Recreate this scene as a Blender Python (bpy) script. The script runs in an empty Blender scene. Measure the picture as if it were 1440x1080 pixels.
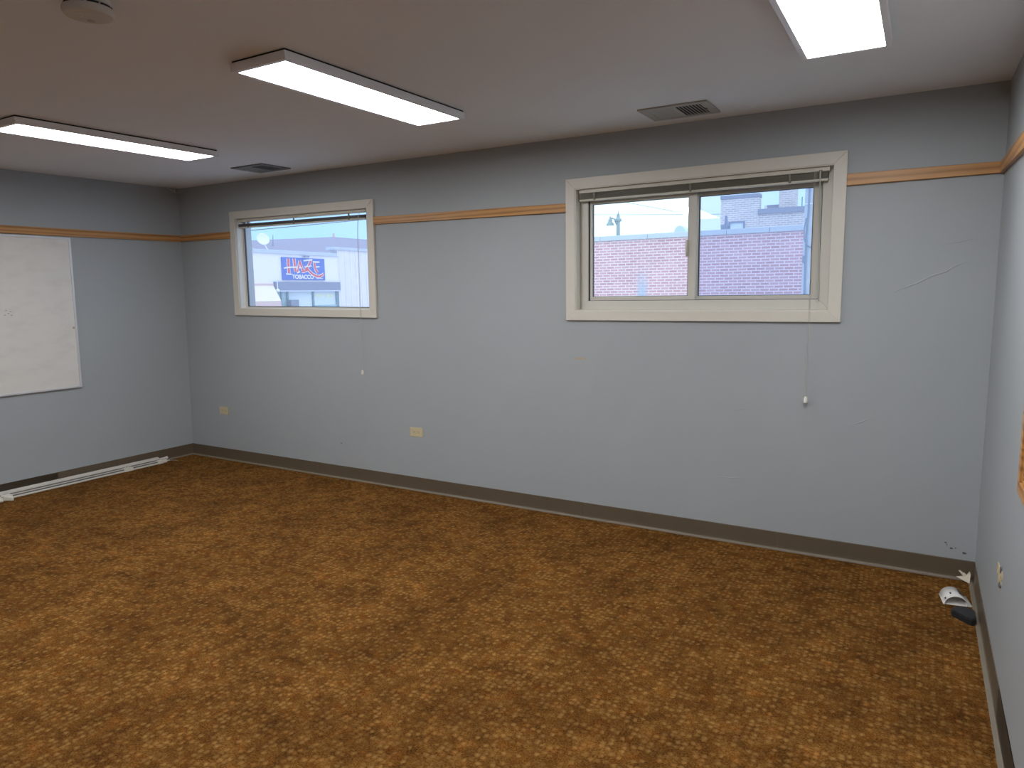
import bpy, bmesh, math, random
from mathutils import Vector, Matrix
S = bpy.context.scene
COL = S.collection
random.seed(4)
PI = math.pi

# ------------------------------------------------------------------ materials
def newmat(name):
    m = bpy.data.materials.new(name); m.use_nodes = True
    nt = m.node_tree; nt.nodes.clear()
    out = nt.nodes.new('ShaderNodeOutputMaterial')
    return m, nt, out

def nd(nt, t, **kw):
    n = nt.nodes.new(t)
    for k, v in kw.items(): setattr(n, k, v)
    return n

def c4(c): return (c[0], c[1], c[2], 1.0)

def mat(name, col, rough=.5, metal=0.0, var=.08, scale=20.0, bump=0.0, bscale=200.0, spec=.5, col2=None):
    """plain procedural surface: colour with a little noise variation and optional bump"""
    m, nt, out = newmat(name)
    b = nd(nt, 'ShaderNodeBsdfPrincipled')
    b.inputs['Roughness'].default_value = rough
    b.inputs['Metallic'].default_value = metal
    b.inputs['Specular IOR Level'].default_value = spec
    tc = nd(nt, 'ShaderNodeTexCoord')
    no = nd(nt, 'ShaderNodeTexNoise'); no.inputs['Scale'].default_value = scale; no.inputs['Detail'].default_value = 4
    nt.links.new(tc.outputs['Object'], no.inputs['Vector'])
    mx = nd(nt, 'ShaderNodeMix', data_type='RGBA')
    c2 = col2 or tuple(x*(1-var) for x in col)
    mx.inputs['A'].default_value = c4(col); mx.inputs['B'].default_value = c4(c2)
    nt.links.new(no.outputs['Fac'], mx.inputs['Factor'])
    nt.links.new(mx.outputs['Result'], b.inputs['Base Color'])
    if bump:
        n2 = nd(nt, 'ShaderNodeTexNoise'); n2.inputs['Scale'].default_value = bscale; n2.inputs['Detail'].default_value = 3
        nt.links.new(tc.outputs['Object'], n2.inputs['Vector'])
        bp = nd(nt, 'ShaderNodeBump'); bp.inputs['Strength'].default_value = bump; bp.inputs['Distance'].default_value = .002
        nt.links.new(n2.outputs['Fac'], bp.inputs['Height']); nt.links.new(bp.outputs['Normal'], b.inputs['Normal'])
    nt.links.new(b.outputs['BSDF'], out.inputs['Surface'])
    return m

def glass(name, tint, veil):
    """thin window glass: clear, a mirror at grazing angles, with a pale veil imitating glare haze"""
    m, nt, out = newmat(name)
    tr = nd(nt, 'ShaderNodeBsdfTransparent'); tr.inputs['Color'].default_value = c4(tint)
    gl = nd(nt, 'ShaderNodeBsdfGlossy'); gl.inputs['Roughness'].default_value = .01
    lw = nd(nt, 'ShaderNodeLayerWeight'); lw.inputs['Blend'].default_value = .5
    pw = nd(nt, 'ShaderNodeMath', operation='POWER'); pw.inputs[1].default_value = 5
    fr = nd(nt, 'ShaderNodeMath', operation='MULTIPLY_ADD'); fr.inputs[1].default_value = .96; fr.inputs[2].default_value = .035
    nt.links.new(lw.outputs['Facing'], pw.inputs[0]); nt.links.new(pw.outputs[0], fr.inputs[0])
    mx = nd(nt, 'ShaderNodeMixShader')
    nt.links.new(fr.outputs[0], mx.inputs['Fac']); nt.links.new(tr.outputs['BSDF'], mx.inputs[1]); nt.links.new(gl.outputs['BSDF'], mx.inputs[2])
    hz = nd(nt, 'ShaderNodeBsdfTranslucent'); hz.inputs['Color'].default_value = (.82, .88, 1, 1)  # pale translucent layer stands in for glare over the outdoor view
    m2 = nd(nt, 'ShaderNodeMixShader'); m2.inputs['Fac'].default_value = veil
    nt.links.new(mx.outputs['Shader'], m2.inputs[1]); nt.links.new(hz.outputs['BSDF'], m2.inputs[2])
    nt.links.new(m2.outputs['Shader'], out.inputs['Surface'])
    return m

def emit(name, col, s):
    m, nt, out = newmat(name)
    e = nd(nt, 'ShaderNodeEmission'); e.inputs['Color'].default_value = c4(col); e.inputs['Strength'].default_value = s
    nt.links.new(e.outputs['Emission'], out.inputs['Surface'])
    return m

def ramp(nt, stops):
    r = nd(nt, 'ShaderNodeValToRGB')
    el = r.color_ramp.elements
    while len(el) < len(stops): el.new(.5)
    for e, (p, c) in zip(el, stops): e.position = p; e.color = c4(c)
    return r

def brick_mat(name, c1, c2, mortar, bw=.2032, rh=.0677, ms=.011, axis='x', stain=None):
    m, nt, out = newmat(name)
    b = nd(nt, 'ShaderNodeBsdfPrincipled'); b.inputs['Roughness'].default_value = .9; b.inputs['Specular IOR Level'].default_value = .1
    tc = nd(nt, 'ShaderNodeTexCoord')
    sp = nd(nt, 'ShaderNodeSeparateXYZ'); nt.links.new(tc.outputs['Object'], sp.inputs[0])
    cb = nd(nt, 'ShaderNodeCombineXYZ')
    ad = nd(nt, 'ShaderNodeMath', operation='ADD')
    nt.links.new(sp.outputs['X'], ad.inputs[0]); nt.links.new(sp.outputs['Y'], ad.inputs[1])
    nt.links.new(ad.outputs[0], cb.inputs['X']); nt.links.new(sp.outputs['Z'], cb.inputs['Y'])
    br = nd(nt, 'ShaderNodeTexBrick'); br.inputs['Scale'].default_value = 1
    br.inputs['Brick Width'].default_value = bw; br.inputs['Row Height'].default_value = rh
    br.inputs['Mortar Size'].default_value = ms; br.inputs['Mortar Smooth'].default_value = .2; br.inputs['Bias'].default_value = 0
    br.inputs['Color1'].default_value = c4(c1); br.inputs['Color2'].default_value = c4(c2); br.inputs['Mortar'].default_value = c4(mortar)
    nt.links.new(cb.outputs[0], br.inputs['Vector'])
    no = nd(nt, 'ShaderNodeTexNoise'); no.inputs['Scale'].default_value = .9; no.inputs['Detail'].default_value = 5
    nt.links.new(tc.outputs['Object'], no.inputs['Vector'])
    mx = nd(nt, 'ShaderNodeMix', data_type='RGBA', blend_type='MULTIPLY'); mx.inputs['Factor'].default_value = .55
    rp = ramp(nt, [(.3, (.75, .78, .85)), (.7, (1, 1, 1))])
    nt.links.new(no.outputs['Fac'], rp.inputs['Fac'])
    nt.links.new(br.outputs['Color'], mx.inputs['A']); nt.links.new(rp.outputs['Color'], mx.inputs['B'])
    res = mx.outputs['Result']
    if stain:
        sx0, sw, zt, col = stain                       # a damp streak: centre, half width, where it fades out, colour
        def mth(op, a, b2=None):
            n = nd(nt, 'ShaderNodeMath', operation=op)
            for i, v in enumerate((a, b2)):
                if v is None: continue
                if isinstance(v, (int, float)): n.inputs[i].default_value = v
                else: nt.links.new(v, n.inputs[i])
            return n.outputs[0]
        n2 = nd(nt, 'ShaderNodeTexNoise'); n2.inputs['Scale'].default_value = 3.5; n2.inputs['Detail'].default_value = 4
        nt.links.new(tc.outputs['Object'], n2.inputs['Vector'])
        jit = mth('MULTIPLY', mth('SUBTRACT', n2.outputs['Fac'], .5), .22)
        dx = mth('ABSOLUTE', mth('ADD', mth('SUBTRACT', sp.outputs['X'], sx0), jit))
        fx = nd(nt, 'ShaderNodeMapRange'); fx.interpolation_type = 'SMOOTHSTEP'; fx.inputs['From Min'].default_value = sw; fx.inputs['From Max'].default_value = sw*.25
        nt.links.new(dx, fx.inputs['Value'])
        fz = nd(nt, 'ShaderNodeMapRange'); fz.interpolation_type = 'SMOOTHSTEP'; fz.inputs['From Min'].default_value = zt; fz.inputs['From Max'].default_value = zt-.8
        nt.links.new(sp.outputs['Z'], fz.inputs['Value'])
        fac = mth('MULTIPLY', mth('MULTIPLY', fx.outputs[0], fz.outputs[0]), .8)
        ms_ = nd(nt, 'ShaderNodeMix', data_type='RGBA'); ms_.inputs['B'].default_value = c4(col)
        nt.links.new(fac, ms_.inputs['Factor']); nt.links.new(res, ms_.inputs['A']); res = ms_.outputs['Result']
    nt.links.new(res, b.inputs['Base Color'])
    nt.links.new(b.outputs['BSDF'], out.inputs['Surface'])
    return m

def wood_mat(name, dark, light, axis):
    m, nt, out = newmat(name)
    b = nd(nt, 'ShaderNodeBsdfPrincipled'); b.inputs['Roughness'].default_value = .42
    tc = nd(nt, 'ShaderNodeTexCoord'); mp = nd(nt, 'ShaderNodeMapping')
    sc = [30, 30, 30]; sc[axis] = 1.3
    mp.inputs['Scale'].default_value = sc
    nt.links.new(tc.outputs['Object'], mp.inputs['Vector'])
    no = nd(nt, 'ShaderNodeTexNoise'); no.inputs['Scale'].default_value = 1.6; no.inputs['Detail'].default_value = 6; no.inputs['Distortion'].default_value = 1.2
    nt.links.new(mp.outputs[0], no.inputs['Vector'])
    n3 = nd(nt, 'ShaderNodeTexNoise'); n3.inputs['Scale'].default_value = .8
    mp2 = nd(nt, 'ShaderNodeMapping'); nt.links.new(tc.outputs['Object'], mp2.inputs['Vector'])
    nt.links.new(mp2.outputs[0], n3.inputs['Vector'])
    wv = nd(nt, 'ShaderNodeTexWave', wave_type='BANDS', bands_direction='Z'); wv.inputs['Scale'].default_value = .35
    wv.inputs['Distortion'].default_value = 9; wv.inputs['Detail'].default_value = 3; wv.inputs['Detail Scale'].default_value = .7
    nt.links.new(mp.outputs[0], wv.inputs['Vector'])
    ad = nd(nt, 'ShaderNodeMix', data_type='FLOAT'); ad.inputs['Factor'].default_value = .4
    nt.links.new(no.outputs['Fac'], ad.inputs['A']); nt.links.new(wv.outputs['Fac'], ad.inputs['B'])
    rp = ramp(nt, [(.25, dark), (.55, light), (.85, tuple(min(1, x*1.15) for x in light))])
    nt.links.new(ad.outputs['Result'], rp.inputs['Fac'])
    nt.links.new(rp.outputs['Color'], b.inputs['Base Color']); nt.links.new(b.outputs['BSDF'], out.inputs['Surface'])
    return m

def carpet_mat():
    m, nt, out = newmat('carpet_brown')
    b = nd(nt, 'ShaderNodeBsdfPrincipled'); b.inputs['Roughness'].default_value = .95; b.inputs['Specular IOR Level'].default_value = .08
    tc = nd(nt, 'ShaderNodeTexCoord')
    # wobble so the tufts are not on a clean grid
    wn = nd(nt, 'ShaderNodeTexNoise'); wn.inputs['Scale'].default_value = 60; wn.inputs['Detail'].default_value = 2
    nt.links.new(tc.outputs['Object'], wn.inputs['Vector'])
    vm = nd(nt, 'ShaderNodeVectorMath', operation='SUBTRACT'); vm.inputs[1].default_value = (.5, .5, .5)
    nt.links.new(wn.outputs['Color'], vm.inputs[0])
    vs = nd(nt, 'ShaderNodeVectorMath', operation='SCALE'); vs.inputs['Scale'].default_value = .010
    nt.links.new(vm.outputs[0], vs.inputs[0])
    va = nd(nt, 'ShaderNodeVectorMath', operation='ADD')
    nt.links.new(tc.outputs['Object'], va.inputs[0]); nt.links.new(vs.outputs[0], va.inputs[1])
    vo = nd(nt, 'ShaderNodeTexVoronoi', voronoi_dimensions='2D', feature='F1'); vo.inputs['Scale'].default_value = 42; vo.inputs['Randomness'].default_value = .7
    nt.links.new(va.outputs[0], vo.inputs['Vector'])
    # light tuft in the middle of each cell, its strength differs from cell to cell
    tuft = ramp(nt, [(.06, (1, 1, 1)), (.56, (0, 0, 0))])
    nt.links.new(vo.outputs['Distance'], tuft.inputs['Fac'])
    sep = nd(nt, 'ShaderNodeSeparateColor'); nt.links.new(vo.outputs['Color'], sep.inputs[0])
    cellr = ramp(nt, [(.25, (.0, .0, .0)), (.9, (1, 1, 1))]); nt.links.new(sep.outputs[0], cellr.inputs['Fac'])
    tm = nd(nt, 'ShaderNodeMath', operation='MULTIPLY')
    nt.links.new(tuft.outputs['Color'], tm.inputs[0]); nt.links.new(cellr.outputs['Color'], tm.inputs[1])
    # fibre grain
    fn = nd(nt, 'ShaderNodeTexNoise'); fn.inputs['Scale'].default_value = 150; fn.inputs['Detail'].default_value = 4; fn.inputs['Roughness'].default_value = .7
    nt.links.new(tc.outputs['Object'], fn.inputs['Vector'])
    # blotches in two sizes
    bn = nd(nt, 'ShaderNodeTexNoise'); bn.inputs['Scale'].default_value = 12; bn.inputs['Detail'].default_value = 6; bn.inputs['Roughness'].default_value = .62
    nt.links.new(tc.outputs['Object'], bn.inputs['Vector'])
    base = ramp(nt, [(.36, CARPET[0]), (.50, CARPET[1]), (.63, CARPET[2])])
    k = nd(nt, 'ShaderNodeMix', data_type='FLOAT'); k.inputs['Factor'].default_value = .38
    nt.links.new(fn.outputs['Fac'], k.inputs['A']); nt.links.new(bn.outputs['Fac'], k.inputs['B'])
    nt.links.new(k.outputs['Result'], base.inputs['Fac'])
    mx = nd(nt, 'ShaderNodeMix', data_type='RGBA'); mx.inputs['B'].default_value = c4(CARPET[3])
    t2 = nd(nt, 'ShaderNodeMath', operation='MULTIPLY'); t2.inputs[1].default_value = .50
    nt.links.new(tm.outputs[0], t2.inputs[0])
    nt.links.new(t2.outputs[0], mx.inputs['Factor']); nt.links.new(base.outputs['Color'], mx.inputs['A'])
    # reddish patches
    rn = nd(nt, 'ShaderNodeTexNoise'); rn.inputs['Scale'].default_value = 14; rn.inputs['Detail'].default_value = 3
    mpp = nd(nt, 'ShaderNodeMapping'); mpp.inputs['Location'].default_value = (7, 3, 0)
    nt.links.new(tc.outputs['Object'], mpp.inputs['Vector']); nt.links.new(mpp.outputs[0], rn.inputs['Vector'])
    rr = ramp(nt, [(.50, (0, 0, 0)), (.72, (.7, .7, .7))]); nt.links.new(rn.outputs['Fac'], rr.inputs['Fac'])
    m3 = nd(nt, 'ShaderNodeMix', data_type='RGBA', blend_type='MULTIPLY'); m3.inputs['B'].default_value = (1.12, .86, .62, 1)
    nt.links.new(rr.outputs['Color'], m3.inputs['Factor']); nt.links.new(mx.outputs['Result'], m3.inputs['A'])
    # worn and trodden areas, metres across
    ln = nd(nt, 'ShaderNodeTexNoise'); ln.inputs['Scale'].default_value = 2.6; ln.inputs['Detail'].default_value = 6; ln.inputs['Roughness'].default_value = .6
    nt.links.new(tc.outputs['Object'], ln.inputs['Vector'])
    lr = ramp(nt, [(.36, (.67, .65, .63)), (.62, (1.03, 1.03, 1.03))]); nt.links.new(ln.outputs['Fac'], lr.inputs['Fac'])
    m4 = nd(nt, 'ShaderNodeMix', data_type='RGBA', blend_type='MULTIPLY'); m4.inputs['Factor'].default_value = 1
    nt.links.new(m3.outputs['Result'], m4.inputs['A']); nt.links.new(lr.outputs['Color'], m4.inputs['B'])
    nt.links.new(m4.outputs['Result'], b.inputs['Base Color'])
    ha = nd(nt, 'ShaderNodeMath', operation='ADD'); nt.links.new(tm.outputs[0], ha.inputs[0]); nt.links.new(fn.outputs['Fac'], ha.inputs[1])
    bp = nd(nt, 'ShaderNodeBump'); bp.inputs['Strength'].default_value = .5; bp.inputs['Distance'].default_value = .004
    nt.links.new(ha.outputs[0], bp.inputs['Height']); nt.links.new(bp.outputs['Normal'], b.inputs['Normal'])
    nt.links.new(b.outputs['BSDF'], out.inputs['Surface'])
    return m

CARPET = [(.034, .0120, .0020), (.128, .053, .0095), (.245, .116, .026), (.44, .255, .080)]
WALLC = (.385, .415, .435)
M = {}
M['wall'] = mat('wall_blue_grey_paint', WALLC, .5, var=.06, scale=2.2, bump=.12, bscale=260, spec=.35)
M['ceil'] = mat('ceiling_white_paint', (.80, .82, .845), .8, var=.03, scale=3, bump=.1, bscale=300, spec=.2)
M['carpet'] = carpet_mat()
M['base'] = mat('vinyl_base_brown', (.125, .097, .066), .42, var=.12, scale=6, spec=.4)
M['toe'] = mat('vinyl_toe_pale', (.22, .185, .138), .5, var=.25, scale=9)  # paler and more mottled than the face above
M['oak'] = wood_mat('oak_strip', (.30, .13, .035), (.50, .255, .085), 0)
M['oaky'] = wood_mat('oak_strip_along_y', (.30, .13, .035), (.50, .255, .085), 1)
M['trim'] = mat('trim_cream_paint', (.66, .63, .56), .45, var=.04, scale=8)
M['vinyl'] = mat('window_vinyl', (.60, .58, .52), .4, var=.04, scale=8)
M['gasket'] = mat('window_gasket', (.03, .032, .04), .5)
M['dark'] = mat('dark_gap', (.012, .011, .012), .7)
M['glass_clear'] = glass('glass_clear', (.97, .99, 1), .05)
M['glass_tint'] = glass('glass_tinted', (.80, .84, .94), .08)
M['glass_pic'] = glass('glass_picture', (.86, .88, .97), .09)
M['blind'] = mat('blind_cream_metal', (.60, .58, .50), .45, var=.05)
M['slat'] = mat('blind_slat_shaded', (.17, .155, .12), .5, var=.1)  # beige slats coloured darker, their shade is painted in
M['slatd'] = mat('blind_slat_backlit', (.09, .08, .085), .5, var=.1)  # darker copy of the slat colour with the backlit shade painted in
M['cord'] = mat('blind_cord', (.50, .50, .46), .8)
M['wand'] = mat('wand_plastic', (.45, .45, .41), .3)
M['tassel'] = mat('tassel_plastic', (.78, .76, .68), .4)
M['lamp'] = emit('lamp_diffuser', (.985, .99, 1.0), 24.0)
M['alu'] = mat('lamp_frame_white', (.84, .84, .87), .4, var=.03)
M['ventw'] = mat('vent_cream_steel', (.44, .42, .38), .5, var=.12, scale=40)
M['ventg'] = mat('vent_grey_steel', (.20, .195, .19), .5, var=.15, scale=40)
M['plast'] = mat('smoke_alarm_plastic', (.62, .58, .53), .5, var=.03)
M['ivory'] = mat('outlet_ivory', (.60, .52, .33), .4, var=.05)
M['boardw'] = None
M['boardf'] = mat('aluminium_trim', (.72, .73, .76), .35, metal=.35, var=.03)
M['rod'] = mat('rod_white_enamel', (.66, .63, .58), .4, var=.05)
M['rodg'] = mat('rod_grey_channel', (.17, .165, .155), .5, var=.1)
M['rubber'] = mat('black_felt', (.010, .010, .012), .75, var=.2, bump=.2, bscale=500)
M['label'] = mat('label_paper', (.74, .73, .70), .6, var=.06)
M['ink'] = mat('print_ink', (.06, .06, .065), .7)
M['torn'] = mat('torn_white', (.72, .66, .55), .85, var=.2, scale=60, bump=.4)
M['plaster'] = mat('plaster_crumbly', (.66, .55, .34), .95, scale=90, col2=(.30, .24, .15), bump=.8, bscale=160)
M['scuff'] = mat('scuff_grey', (.10, .10, .105), .8)
M['tape'] = mat('tape_tan', (.50, .42, .27), .7, var=.2, scale=120)
M['strap'] = mat('metal_strap', (.62, .60, .60), .5)
# exterior
M['redbrick'] = brick_mat('red_brick', (.60, .30, .35), (.72, .42, .47), (.90, .70, .74), ms=.0115, stain=(-1.08, .20, 2.75, (.40, .50, .66)))
M['creambrick'] = brick_mat('cream_brick', (.56, .46, .45), (.70, .59, .56), (.88, .80, .78), ms=.012)
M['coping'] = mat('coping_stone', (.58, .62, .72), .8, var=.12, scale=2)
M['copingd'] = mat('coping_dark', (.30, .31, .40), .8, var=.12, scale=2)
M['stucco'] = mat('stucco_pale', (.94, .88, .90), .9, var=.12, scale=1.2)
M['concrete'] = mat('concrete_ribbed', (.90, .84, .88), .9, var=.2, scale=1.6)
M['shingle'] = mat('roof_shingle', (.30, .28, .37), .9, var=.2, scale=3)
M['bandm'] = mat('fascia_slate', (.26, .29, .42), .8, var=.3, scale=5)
M['signblue'] = mat('sign_blue', (.045, .125, .56), .5, var=.08)
M['signred'] = mat('sign_red', (.72, .055, .07), .5)
M['signwhite'] = mat('sign_white', (.92, .84, .86), .5)
M['storeglass'] = mat('shop_glass', (.40, .56, .62), .15, var=.12, scale=1.5)
M['storewin'] = mat('shop_window_pale', (.74, .82, .90), .3, var=.1, scale=1.5)
M['frameteal'] = mat('shop_frame_teal', (.16, .27, .32), .5)
M['poster'] = mat('poster_cream', (.97, .97, .74), .6, scale=9, col2=(.62, .66, .50))
M['awning'] = mat('awning_canvas', (.92, .80, .66), .85, var=.08, scale=3)
M['awningp'] = mat('awning_edge_pink', (.86, .62, .60), .85, var=.3, scale=14)
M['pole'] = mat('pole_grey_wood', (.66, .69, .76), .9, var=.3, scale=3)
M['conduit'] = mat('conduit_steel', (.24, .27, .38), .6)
M['lampmetal'] = mat('street_lamp_metal', (.26, .34, .38), .5)  # lightened blue grey, outdoor haze painted into the colour
M['ventpale'] = mat('roof_vent_metal', (.50, .60, .66), .4)
M['dish'] = mat('dish_white', (.88, .90, .86), .5)
M['wire'] = mat('cable_black', (.09, .10, .12), .6)
M['asphalt'] = mat('street_pale_bounce', (.58, .57, .57), .9, var=.2, scale=3)  # unseen ground, made pale to bounce daylight onto the ceiling
M['bin'] = mat('dark_bin', (.20, .23, .32), .7)

def board_mat():
    m, nt, out = newmat('whiteboard_enamel')
    b = nd(nt, 'ShaderNodeBsdfPrincipled'); b.inputs['Roughness'].default_value = .32
    tc = nd(nt, 'ShaderNodeTexCoord')
    no = nd(nt, 'ShaderNodeTexNoise'); no.inputs['Scale'].default_value = 6; no.inputs['Detail'].default_value = 7; no.inputs['Roughness'].default_value = .6
    mp = nd(nt, 'ShaderNodeMapping'); mp.inputs['Scale'].default_value = (1, 1, 2.2)
    nt.links.new(tc.outputs['Object'], mp.inputs['Vector']); nt.links.new(mp.outputs[0], no.inputs['Vector'])
    rp = ramp(nt, [(.26, (.66, .64, .61)), (.5, (.72, .705, .67)), (.75, (.74, .725, .69))])
    nt.links.new(no.outputs['Fac'], rp.inputs['Fac']); nt.links.new(rp.outputs['Color'], b.inputs['Base Color'])
    nt.links.new(b.outputs['BSDF'], out.inputs['Surface'])
    return m
M['boardw'] = board_mat()

# ------------------------------------------------------------------ mesh builder
class MB:
    def __init__(s): s.bm = bmesh.new()
    def _bev(s, geom_verts, w):
        if w > 0:
            es = list({e for v in geom_verts for e in v.link_edges})
            bmesh.ops.bevel(s.bm, geom=es, offset=w, segments=2, affect='EDGES', profile=.6)
    def box(s, x0, x1, y0, y1, z0, z1, bev=0.0):
        vs = [s.bm.verts.new((x, y, z)) for x in (x0, x1) for y in (y0, y1) for z in (z0, z1)]
        for f in ((0, 1, 3, 2), (4, 6, 7, 5), (0, 4, 5, 1), (2, 3, 7, 6), (0, 2, 6, 4), (1, 5, 7, 3)):
            s.bm.faces.new([vs[i] for i in f])
        s._bev(vs, bev); return s
    def hexa(s, P, bev=0.0):
        """eight corners: bottom four in order, then the top four above them"""
        vs = [s.bm.verts.new(p) for p in P]
        for f in ((3, 2, 1, 0), (4, 5, 6, 7), (0, 1, 5, 4), (1, 2, 6, 5), (2, 3, 7, 6), (3, 0, 4, 7)):
            s.bm.faces.new([vs[i] for i in f])
        s._bev(vs, bev); return s
    def ring(s, x0, x1, z0, z1, w, y0, y1, bev=0.0, wl=None, wr=None, wt=None, wb=None):
        """rectangular frame in the xz plane with mitred corners"""
        wl = w if wl is None else wl; wr = w if wr is None else wr; wt = w if wt is None else wt; wb = w if wb is None else wb
        o = [(x0, z0), (x1, z0), (x1, z1), (x0, z1)]; i = [(x0+wl, z0+wb), (x1-wr, z0+wb), (x1-wr, z1-wt), (x0+wl, z1-wt)]
        for k in range(4):
            n = (k+1) % 4
            q = [o[k], o[n], i[n], i[k]]
            s.hexa([(a, y1, b) for a, b in q] + [(a, y0, b) for a, b in q], bev)
        return s
    def prism(s, pts, a, b, axis):
        """polygon pts extruded from a to b along an axis (0 x, 1 y, 2 z)"""
        def P(p, t): q = list(p); q.insert(axis, t); return q
        n = len(pts)
        A = [s.bm.verts.new(P(p, a)) for p in pts]; B = [s.bm.verts.new(P(p, b)) for p in pts]
        s.bm.faces.new(A); s.bm.faces.new(B[::-1])
        for i in range(n): s.bm.faces.new((A[i], B[i], B[(i+1) % n], A[(i+1) % n]))
        return s
    def tube(s, pts, r, n=8, flat=None):
        """tube along a polyline; r a number or one per point; flat=(axis, factor) squashes it"""
        pts = [Vector(p) for p in pts]; rings = []
        for i, p in enumerate(pts):
            t = (pts[min(i+1, len(pts)-1)] - pts[max(i-1, 0)]).normalized()
            up = Vector((0, 0, 1)) if abs(t.z) < .9 else Vector((1, 0, 0))
            u = t.cross(up).normalized(); v = u.cross(t)
            rr = r[i] if isinstance(r, (list, tuple)) else r
            ring = []
            for k in range(n):
                d = (u*math.cos(2*PI*k/n) + v*math.sin(2*PI*k/n))*rr
                if flat: d[flat[0]] *= flat[1]
                ring.append(s.bm.verts.new(p+d))
            rings.append(ring)
        for a, b in zip(rings, rings[1:]):
            for k in range(n): s.bm.faces.new((a[k], a[(k+1) % n], b[(k+1) % n], b[k]))
        s.bm.faces.new(rings[0][::-1]); s.bm.faces.new(rings[-1]); return s
    def lathe(s, prof, c=(0, 0, 0), n=40):
        c = Vector(c); rings = []
        for r, z in prof:
            rings.append([s.bm.verts.new(c + Vector((r*math.cos(2*PI*k/n), r*math.sin(2*PI*k/n), z))) for k in range(n)] if r > 1e-6 else [s.bm.verts.new(c+Vector((0, 0, z)))])
        for a, b in zip(rings, rings[1:]):
            for k in range(n):
                l = (k+1) % n
                if len(a) == 1: s.bm.faces.new((a[0], b[k], b[l]))
                elif len(b) == 1: s.bm.faces.new((a[k], b[0], a[l]))
                else: s.bm.faces.new((a[k], b[k], b[l], a[l]))
        return s
    def strokes(s, pts, w, x0, x1):
        """a painted stroke as a thin raised ribbon in the yz plane; w is one width or one per point"""
        n = len(pts); L = []; R = []
        for i, p in enumerate(pts):
            a = Vector(pts[max(i-1, 0)]); b = Vector(pts[min(i+1, n-1)]); t = (b-a).normalized(); nn = Vector((-t.y, t.x))
            ww = (w[i] if isinstance(w, (list, tuple)) else w)/2
            L.append(Vector(p)+nn*ww); R.append(Vector(p)-nn*ww)
        for i in range(n-1):
            q = [L[i], L[i+1], R[i+1], R[i]]
            s.hexa([(x0, a.x, a.y) for a in q] + [(x1, a.x, a.y) for a in q])
        return s
    def build(s, name, m, parent=None, smooth=False, kind=None, offset=None):
        bmesh.ops.recalc_face_normals(s.bm, faces=s.bm.faces)
        me = bpy.data.meshes.new(name)
        if smooth:
            for f in s.bm.faces: f.smooth = True
        s.bm.to_mesh(me); s.bm.free()
        if offset is not None: me.transform(Matrix.Translation(-Vector(offset)))
        me.materials.append(m)
        o = bpy.data.objects.new(name, me); COL.objects.link(o)
        if parent: o.parent = parent
        if smooth:
            try:
                md = o.modifiers.new('autosmooth', 'EDGE_SPLIT'); md.split_angle = math.radians(35)
            except Exception: pass
        if kind: o['kind'] = kind
        return o

def tag(o, label, cat, group=None, kind=None):
    o['label'] = label; o['category'] = cat
    if group: o['group'] = group
    if kind: o['kind'] = kind
    return o

def thing(name, label, cat, loc=(0, 0, 0), rot=(0, 0, 0), group=None, kind=None):
    o = bpy.data.objects.new(name, None); COL.objects.link(o)
    o.empty_display_size = .1; o.location = loc; o.rotation_euler = rot
    return tag(o, label, cat, group, kind)

def copy_tree(o, parent=None):
    c = o.copy(); COL.objects.link(c)
    if parent: c.parent = parent
    for ch in list(o.children): copy_tree(ch, c)
    return c

# ------------------------------------------------------------------ room dimensions (metres); back wall inner face y = 0
W = 6.225; T = .16; FRONT = -6.9
CS = (-.0066, .016)                                  # ceiling plane tilted to meet corner positions taken from image pixels
def cz(x, y): return 2.468 + CS[0]*x + CS[1]*y
CROT = (math.atan(CS[1]), math.atan(-CS[0]), 0)
LROT = (0, math.radians(1.68), 0); LLOC = (-.032, 0, 0)   # left wall leaned to bring its corner line onto the image pixels

# ---- floor, ceiling, walls
tag(MB().box(-.3, W+.3, FRONT-.2, T, -.12, 0).build('floor', M['carpet'], kind='structure'), 'brown mottled carpet covering the whole floor', 'floor')
mb = MB()
q = [(-.3, FRONT-.2), (W+.3, FRONT-.2), (W+.3, T), (-.3, T)]
mb.hexa([(x, y, cz(x, y)) for x, y in q] + [(x, y, cz(x, y)+.15) for x, y in q])
tag(mb.build('ceiling', M['ceil'], kind='structure'), 'white painted ceiling with three lit lamp panels', 'ceiling')

W1 = (4.013, 5.497, 1.366, 2.125)       # wide slider opening x0 x1 z0 z1
W2 = (.786, 2.306, 1.362, 2.162)        # smaller picture window opening
mb = MB()
ztop = 2.56
xs = [-.3, W2[0], W2[1], W1[0], W1[1], W+.2]
mb.box(xs[0], xs[1], 0, T, -.6, ztop); mb.box(xs[2], xs[3], 0, T, -.6, ztop); mb.box(xs[4], xs[5], 0, T, -.6, ztop)
for w in (W2, W1):
    mb.box(w[0], w[1], 0, T, -.6, w[2]); mb.box(w[0], w[1], 0, T, w[3], ztop)
wall_back = tag(mb.build('wall_back', M['wall'], kind='structure'), 'long blue grey wall holding the two high windows', 'wall')

mb = MB(); mb.box(-.16, 0, FRONT-.2, .03, -.12, 2.56)
wall_left = tag(mb.build('wall_left', M['wall'], kind='structure'), 'blue grey end wall that carries the whiteboard', 'wall')
wall_left.location = LLOC; wall_left.rotation_euler = LROT

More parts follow.
